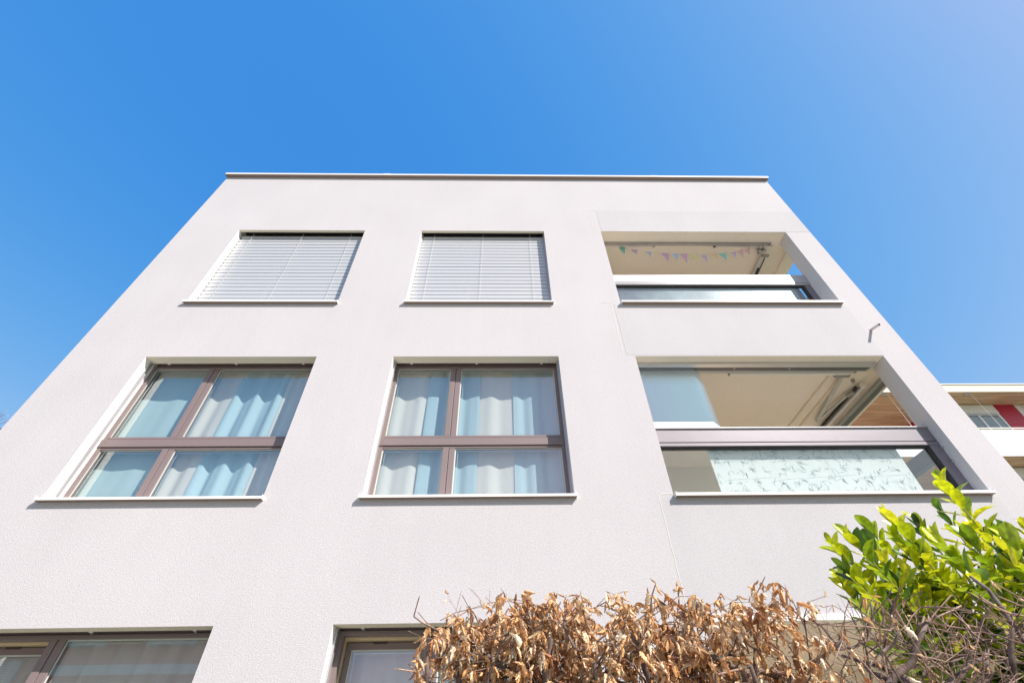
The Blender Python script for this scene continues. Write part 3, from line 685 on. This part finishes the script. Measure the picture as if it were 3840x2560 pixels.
for fl in range(4):
    zf = H(7.78-2.72*fl)            # balcony slab underside
    b = MB(); nbx(b, XA, XB, 13.66, 14.45, zf, zf+.012, 'wood_soffit'); nbx(b, XA, XB, 13.64, 14.45, zf+.012, zf+.2, 'cream'); nbx(b, XA, 17.44, 14.452, 16.99, zf, zf+.2, 'wood_soffit'); b.build('balcony_slab', nb)
    b = MB(); x = 9.12
    while x < XB-1:
        nbx(b, x, x+1.05, 13.585, 13.60, zf-.02, zf+1.02, 'white_panel'); x += 1.06
    b.build('balcony_front', nb)
    b = MB(); nbx(b, XA, XB, 13.56, 13.62, zf+1.07, zf+1.10, 'white_metal')
    x = 9.12
    while x < XB-1: nbx(b, x-.012, x+.004, 13.605, 13.62, zf, zf+1.07, 'steel'); x += 2.12
    b.build('handrail', nb)
    zw0, zw1 = zf+.2, zf+2.72
    if fl == 0: zw1 = H(10.50)
    for x in (19.38, 22.2, 25.0, 28):
        b = MB(); nbx(b, x, x+.86, 14.40, 14.449, zw0, zw1, 'red_panel'); b.build('red_panel', nb)
    b = MB(); nbx(b, 16.95, 17.44, 15.5, 16.99, zw0, zw1, 'red_panel'); b.build('red_panel', nb)
    for x in (17.85, 20.62, 23.4, 26.4):
        b = MB(); wv_ = 1.50; pass
        nbx(b, x-.02, x+wv_, 14.37, 14.45, zw1-.42, zw1-.04, 'white_metal')          # blind box
        for (a0, a1, c0, c1) in ((x, x+.07, zw0, zw1-.42), (x+wv_-.07, x+wv_, zw0, zw1-.42), (x+.07, x+wv_-.07, zw1-.52, zw1-.42), (x+.6, x+.68, zw0, zw1-.52)): nbx(b, a0, a1, 14.40, 14.449, c0, c1, 'white_panel' if a0 > x+.2 else 'frame_grey')
        wn = b.build('window', nb)
        b = MB(); nbx(b, x+.07, x+wv_-.07, 14.425, 14.43, zw0, zw1-.52, 'glass_bal'); nbx(b, x+.07, x+wv_-.07, 14.440, 14.448, zw0, zw1-.52, 'room'); b.build('pane', wn)
for x in (14.6, 17.85, 20.3, 22.5):
    b = MB()
    nbx(b, x-.14, x+.14, 13.66, 13.72, H(10.44), H(10.50), 'alu')
    b.tube([(x+.1-NX, 13.66-NY, H(10.5)), (x+.1-NX, 13.63-NY, H(8.85)), (x+.1-NX, 13.63-NY, H(7.6))], .008, 'white_metal', 4); b.build('cable', nb)

# ------------------------------------------------------------------ far left: dark roofed house and bare tree
hs = tag(empty('dark_roofed_house', (-24.42, 20, 0)), 'dark roof corner of a distant house at the left edge behind the plaster block', 'building')
b = MB(); b.box(-5, 4.3, -4, 8, 0, H(10.1), 'redwall'); b.build('wall', hs)
b = MB(); b.box(-5.4, 4.62, -4.4, 8.4, H(10.1), H(10.42), 'roofing'); b.build('roof', hs)
def branch(b, p, d, L, r_, depth, rng, tips, m='bark', spread=.6, nmin=3, up=.15, lim=.0015):
    pts = [p]; rad = [r_]; q = Vector(p); dd = Vector(d).normalized(); seg = 5
    for i in range(seg):
        dd = (dd+Vector((rng.gauss(0, .16), rng.gauss(0, .16), rng.gauss(0, .12)+up*.3))).normalized()
        q = q+dd*L/seg; pts.append(tuple(q)); rad.append(max(lim, r_*(1-.65*(i+1)/seg)))
    b.tube(pts, rad, m, 5 if depth > 1 else 4, cap=False)
    if depth == 0: tips.append(tuple(q)); return
    for i in range(rng.randint(nmin, nmin+1)):
        t = rng.uniform(.35, 1.0); idx = min(seg, int(t*seg)+1); base = Vector(pts[idx])
        nd = (dd+Vector((rng.gauss(0, spread), rng.gauss(0, spread), rng.gauss(0, spread*.6)+up))).normalized()
        branch(b, tuple(base), nd, L*rng.uniform(.55, .8), rad[idx]*.72, depth-1, rng, tips, m, spread, nmin, up, lim)
tr = tag(empty('bare_tree', (-25.0, 19.2, 0)), 'bare budding tree rising above the dark roof at the left edge', 'tree')
tr.scale = (1.08, 1.08, 1.08)
rng = random.Random(3); b = MB(); tips = []
b.tube([(0, 0, 0), (.1, 0, 3), (0, .1, 5.5)], [.28, .22, .16], 'bark', 8); b.build('trunk', tr)
b = MB()
for a in range(7):
    an = a*.9; branch(b, (0, .1, 5.2+.12*a), (math.cos(an)*.55, math.sin(an)*.55, 1), 3.4, .10, 4, rng, tips, 'bark', .5, 3, .35, .010)
b.build('branch', tr)
b = MB(); pass
for t in tips:
    for j in range(2):
        c = Vector(t)+Vector([rng.gauss(0, .08) for _ in range(3)]); a = Vector([rng.uniform(-1, 1) for _ in range(3)]).normalized()*.035; e = a.orthogonal().normalized()*.022
        b.face([c-a, c-e, c+a, c+e], 'dryleaf', (.42, .33, .22))
b.build('crown', tr)

# ------------------------------------------------------------------ houses across the path (seen only as reflections)
rh = tag(empty('red_rendered_house', (-15.6, -11.5, 0)), 'red rendered house with pale band and grey shutters, mirrored in the ground floor left window', 'building')
b = MB(); b.box(-9, 6.2, -9, 0, 0, 8.2, 'redwall'); b.build('wall', rh)
b = MB(); b.box(-9.05, 6.25, -.02, .06, 4.55, 4.85, 'white_panel'); b.box(-9.3, 6.5, -9.3, .35, 8.2, 8.4, 'roofing'); b.build('roof', rh)
for fl in (1.0, 5.4):
    for x in (-7.5, -4.3, -1.1, 2.3):
        b = MB(); b.box(x, x+1.9, .002, .06, fl, fl+1.5, 'frame_grey')
        for i in range(18): b.box(x+.05, x+1.85, .06, .075, fl+.05+i*.08, fl+.10+i*.08, 'white_metal')
        b.build('shutter', rh)
gh = tag(empty('gabled_house', (10, -13, 0)), 'tiled gable roof, seen only mirrored in the lower right pane of the middle storey window', 'building')
b = MB(); b.box(-4.6, 5, -8, 0, 0, 6.6, 'cream'); b.build('wall', gh)
b = MB()
rf = [(-5.2, 6.4), (.2, 11.6), (5.6, 6.4)]
for (xa, za), (xb, zb_) in zip(rf, rf[1:]):
    b.face([(xa, .4, za), (xb, .4, zb_), (xb, -8.4, zb_), (xa, -8.4, za)], 'tile'); b.face([(xa, .4, za+.2), (xb, .4, zb_+.2), (xb, -8.4, zb_+.2), (xa, -8.4, za+.2)], 'tile')
    b.face([(xa, .4, za), (xb, .4, zb_), (xb, .4, zb_+.2), (xa, .4, za+.2)], 'bark')
b.face([(-4.6, .01, 6.6), (5, .01, 6.6), (.2, .01, 11.4)], 'cream'); b.face([(-4.6, -8, 6.6), (5, -8, 6.6), (.2, -8, 11.4)], 'cream')
b.build('roof', gh)

# ------------------------------------------------------------------ hornbeam hedge with dry leaves
def dryleaf(rng):
    """curled, pleated leaf along +x, about 1 long; returns rows of points"""
    n, mcols = 13, 6; curl = rng.uniform(1.2, 4.2); bend = rng.uniform(-1.1, 1.3); wmax = rng.uniform(.20, .34); pl = rng.uniform(.022, .040); tw = rng.uniform(-1.3, 1.3)
    rows = []; x = 0; z = 0; ang = 0
    for i in range(n+1):
        t = i/n; ang = bend*(t-.3); 
        if i: x += math.cos(ang)/n; z += math.sin(ang)/n
        wd = wmax*(math.sin(math.pi*min(1, t**.8*1.0))**.75)*(1-.25*t)+.006
        row = []
        for j in range(mcols+1):
            s_ = j/mcols*2-1; c = curl*abs(s_)*.9
            if abs(curl) > .01: yy = math.sin(c)/(curl*.9)*(1 if s_ >= 0 else -1)*wd; zz = (1-math.cos(c))/(curl*.9)*wd*1.2
            zz += pl*(1 if (i % 2) else -1)*min(1, abs(s_)*3)*(.4+.6*math.sin(math.pi*t))
            a = tw*t; y2 = yy*math.cos(a)-zz*math.sin(a); z2 = yy*math.sin(a)+zz*math.cos(a)
            row.append(Vector((x+rng.gauss(0, .008)-.10*abs(s_), y2+rng.gauss(0, .022), z+z2+rng.gauss(0, .024))))
        rows.append(row)
    return rows
rl = random.Random(11)
LV = [dryleaf(rl) for _ in range(32)]
def place_leaf(b, rows, pos, d, upv, L, col, m):
    d = Vector(d).normalized(); s_ = d.cross(upv)
    s_ = s_.normalized() if s_.length > 1e-4 else d.orthogonal().normalized(); u = s_.cross(d)
    b.grid([[pos+(d*p.x+s_*p.y+u*p.z)*L for p in r_] for r_ in rows], m, col)
def drycol(rng):
    c = rng.choice([(.78, .48, .23), (.82, .56, .32), (.74, .43, .19), (.84, .64, .42), (.86, .72, .54), (.64, .34, .14), (.80, .52, .28), (.44, .20, .09)])
    f = rng.uniform(.8, 1.12); return tuple(min(.86, v*f) for v in c)
HZ = H(.352)                         # top of the clipped hedge
def hedge(x0, x1, y0, y1, nleaf, ntwig, trunks, name, label, seed, leafprob, ztop=HZ, twl=.22, trunkz=.13, boughs=70):
    rng = random.Random(seed); root = tag(empty(name, ((x0+x1)/2, (y0+y1)/2, 0)), label, 'hedge')
    off = Vector(((x0+x1)/2, (y0+y1)/2, 0))
    tb = MB(); anchors = []
    for tx in trunks:
        ty = rng.uniform(y0+.18, y1-.18)
        zc = H(trunkz+rng.uniform(-.05, .05))
        base = Vector((tx, ty, 0))-off
        tb.tube([base, base+Vector((.02, .01, .7)), base+Vector((-.02, 0, zc-.15)), base+Vector((0, 0, zc))], [.03, .026, .021, .019], 'bark', 9)
        for j in range(8):
            p = base+Vector((0, 0, zc-rng.uniform(0, .25)))
            an = rng.uniform(0, 6.28); q = p; d = Vector((math.cos(an)*.9, math.sin(an)*.55, .75)).normalized(); pts = [q]; rad = [.0125]
            for i in range(6):
                d = (d+Vector((rng.gauss(0, .25), rng.gauss(0, .2), rng.gauss(0, .22)))).normalized(); q = q+d*.055
                pts.append(q); rad.append(.0115-.0014*i)
                anchors.append((q+off, d))
            tb.tube(pts, rad, 'bark', 7)
    for j in range(boughs):                       # thick dark boughs that fork upwards through the leaves
        p, d = rng.choice(anchors); q = Vector(p)-off; d = Vector((rng.gauss(0, .7), rng.gauss(-.15, .35), rng.uniform(.1, 1))).normalized(); r0 = rng.uniform(.0018, .0046)
        pts = [q]; rad = [r0]
        for i in range(9):
            d = (d+Vector((rng.gauss(0, .28), rng.gauss(0, .18), rng.gauss(.04, .24)))).normalized(); q = q+d*.032
            if q.z > ztop+rng.choice([-.02, -.02, 0, .02]) or abs(q.y) > (y1-y0)/2+.03 or q.x+off.x < x0+.02: break
            pts.append(q); rad.append(r0*(1-.085*(i+1))); anchors.append((q+off, d))
        if len(pts) > 2: tb.tube(pts, rad, 'bark', 6)
    tb.build('trunk', root)
    tw = MB(); nodes_ = []
    for i in range(ntwig):
        if anchors and rng.random() < .5:
            p, d0 = rng.choice(anchors); p = Vector(p)
        else: p = Vector((rng.uniform(x0, x1), rng.uniform(y0, y1), rng.uniform(H(-.25), ztop-.02)))
        an = rng.uniform(0, 6.28); d = Vector((math.cos(an), math.sin(an)*.6-.15, rng.uniform(-.1, 1.2))).normalized()
        pts = [p]; L = rng.uniform(.6, 1.3)*twl; r0 = rng.choice([.0009, .0012, .0012, .0016, .0022, .0034]); rad = [r0]; q = p
        for j in range(6):
            d = (d+Vector((rng.gauss(0, .30), rng.gauss(0, .25), rng.gauss(.05, .28)))).normalized(); q = q+d*L/6
            top = ztop+.02*noise.noise(Vector((q.x*5, q.y*5, seed)))+rng.choice([-.01, -.01, 0, 0, 0, .012, .035])
            if q.z > top or q.x < x0-.03 or q.x > x1+.05 or q.y < y0-.04 or q.y > y1+.05: break
            pts.append(q); rad.append(r0*(1-.11*(j+1))); 
            nodes_.append((q, d))
            if rng.random() < .45:                      # side spur with a bud
                sd = (d+Vector((rng.gauss(0, .9), rng.gauss(0, .9), rng.gauss(0, .7)))).normalized(); s1 = q+sd*rng.uniform(.012, .05)
                tw.tube([q-off, s1-off, s1+sd*.006-off], [r0*.6, r0*.5, .0004], 'twig', 4, cap=False); nodes_.append((s1, sd))
        if len(pts) > 1: tw.tube([v-off for v in pts], rad, 'twig', 5, cap=False)
    tw.build('twig', root)
    lf = MB(); c = 0
    while c < nleaf:
        q, d = rng.choice(nodes_); c += 1
        if rng.random() > leafprob(q.x): continue
        if noise.noise(Vector((q.x*7, q.y*4, q.z*7+seed))) < rng.uniform(-.38, -.02): continue
        if q.z > ztop+.05 or (q.x < x0+.0): continue
        if q.z < H(-.05) and rng.random() < .55: continue
        dr = Vector((rng.gauss(0, .45), rng.gauss(-.1, .45), rng.gauss(-.75, .5))); L = rng.choice([rng.uniform(.014, .028), rng.uniform(.02, .042)])
        upv = Vector((rng.gauss(0, 1), rng.gauss(-.3, 1), rng.gauss(0, .5)))
        place_leaf(lf, rng.choice(LV), q-off, dr, upv, L, drycol(rng), 'dryleaf')
    lf.build('foliage', root)
    return root
def lp(x): return 1.0 if x < .62 else max(.16, 1-(x-.62)*1.9)
hedge(-.215, .78, 1.27, 1.62, 16500, 620, [-.08, .16, .40, .64], 'hornbeam_hedge', 'clipped hedge full of curled dry brown leaves in front of the ground floor window', 21, lp)
hedge(.74, 2.1, 1.27, 1.60, 1300, 430, [.86, 1.12, 1.45, 1.8], 'hornbeam_hedge', 'mostly bare twiggy end of the clipped hedge in front of the green laurel', 22, lambda x: max(.10, .62-(x-.74)*.95), twl=.30, boughs=36)

# ------------------------------------------------------------------ cherry laurel
def laurelleaf(rng):
    n, mc = 9, 4; rows = []; bend = rng.uniform(-.7, .25); fold = rng.uniform(.15, .55); wmax = rng.uniform(.20, .27); x = z = 0
    for i in range(n+1):
        t = i/n; ang = .25+bend*t
        if i: x += math.cos(ang)/n; z += math.sin(ang)/n
        wd = wmax*(max(0, math.sin(math.pi*t**1.15))**.62)+.004
        if t < .1: wd = .012
        rows.append([Vector((x, (j/mc*2-1)*wd, z+abs(j/mc*2-1)*wd*fold+.006*math.sin(i*2.2+j))) for j in range(mc+1)])
    return rows
rg = random.Random(5); GL = [laurelleaf(rg) for _ in range(10)]
lau = tag(empty('cherry_laurel', (2.1, 2.1, 0)), 'glossy yellow green laurel shrub rising behind the bare twigs at the right', 'shrub')
off = Vector((2.1, 2.1, 0))
# camera-independent skeleton: shoots fan out from a low crown centre
tipsL = [(1.050, 0.500, 1.95, 1), (0.712, 0.359, 2.00, 1), (0.874, 0.424, 1.90, 1), (0.809, 0.397, 2.05, 1), (0.756, 0.378, 1.85, 1), (1.055, 0.413, 2.10, 1), (1.092, 0.379, 1.95, 1), (1.110, 0.372, 1.80, 1), (1.122, 0.344, 1.95, 1), (0.690, 0.290, 2.00, 1), (0.714, 0.305, 1.90, 1), (0.927, 0.408, 2.05, 1), (1.165, 0.392, 1.85, 1), (0.797, 0.328, 2.10, 1), (0.883, 0.327, 1.95, 1), (0.968, 0.326, 1.80, 1), (1.014, 0.309, 1.95, 1), (1.062, 0.298, 2.00, 1), (0.794, 0.276, 1.90, 1), (0.867, 0.260, 2.05, 1), (0.734, 0.277, 1.85, 1), (1.000, 0.430, 2.10, 1), (1.020, 0.380, 1.95, 1), (0.950, 0.375, 1.80, 1), (0.860, 0.375, 1.95, 1), (0.900, 0.345, 2.00, 1), (0.790, 0.360, 1.90, 1), (1.200, 0.370, 2.05, 1), (1.280, 0.390, 1.85, 1), (1.350, 0.360, 2.10, 1), (1.150, 0.330, 1.95, 1), (1.080, 0.340, 1.80, 1), (0.840, 0.300, 1.95, 1), (0.920, 0.290, 2.00, 1)]
rng = random.Random(9)
for i in range(115):
    tipsL.append((rng.uniform(.70, 1.5), rng.uniform(.08, .31), rng.uniform(1.82, 2.5), 0))
st = MB(); lf = MB()
def lcol(rng, young):
    if young: c = rng.choice([(.64, .70, .015), (.72, .74, .02), (.52, .62, .015), (.74, .72, .03), (.30, .44, .02)])
    else: c = rng.choice([(.06, .14, .02), (.10, .21, .025), (.22, .36, .03), (.40, .52, .03), (.04, .09, .015)])
    f = rng.uniform(.85, 1.15); return tuple(v*f for v in c)
for (rx, rz, Y, young) in tipsL:
    tip = Vector((rx*Y, Y, H(rz*Y))); root = Vector((2.25+(tip.x-2.25)*.35, 2.1+(Y-2.1)*.3, H(-.35)))
    mid = (tip+root)/2+Vector((rng.gauss(0, .03), rng.gauss(0, .03), rng.gauss(0, .03)-.02)); pts = []
    for i in range(15):
        t = i/14; pts.append(root*(1-t)**2+mid*2*t*(1-t)+tip*t*t)
    st.tube([p-off for p in pts], [.0075-.0045*i/14 for i in range(15)], 'stem', 6)
    Ls = rng.uniform(.34, .48); tot = (tip-root).length; nl = int(Ls/.018)
    az = rng.uniform(0, 6.28)
    for j in range(nl):
        t = 1-(j*.018)/tot
        if t < .15: break
        p = root*(1-t)**2+mid*2*t*(1-t)+tip*t*t; d = (tip-mid)*t+(mid-root)*(1-t); d.normalize()
        az += 2.4+rng.gauss(0, .25); e1 = d.orthogonal().normalized(); e2 = d.cross(e1)
        open_ = .45+min(1.0, j*.09)
        out = (e1*math.cos(az)+e2*math.sin(az))
        dr = (d*math.cos(open_)+out*math.sin(open_)+Vector((0, 0, .12))).normalized()
        L = (rng.uniform(.078, .116) if j > 1 else rng.uniform(.045, .075))
        place_leaf(lf, rng.choice(GL), p-off, dr, (d+Vector((0, -.3, .5))).normalized(), L, lcol(rng, young and rng.random() < .8), 'greenleaf')
st.tube([Vector((.15, 0, 0)), Vector((.12, .02, .6)), Vector((.15, 0, 1.2))], [.04, .035, .025], 'bark', 8)
st.build('trunk', lau); o = lf.build('crown', lau)
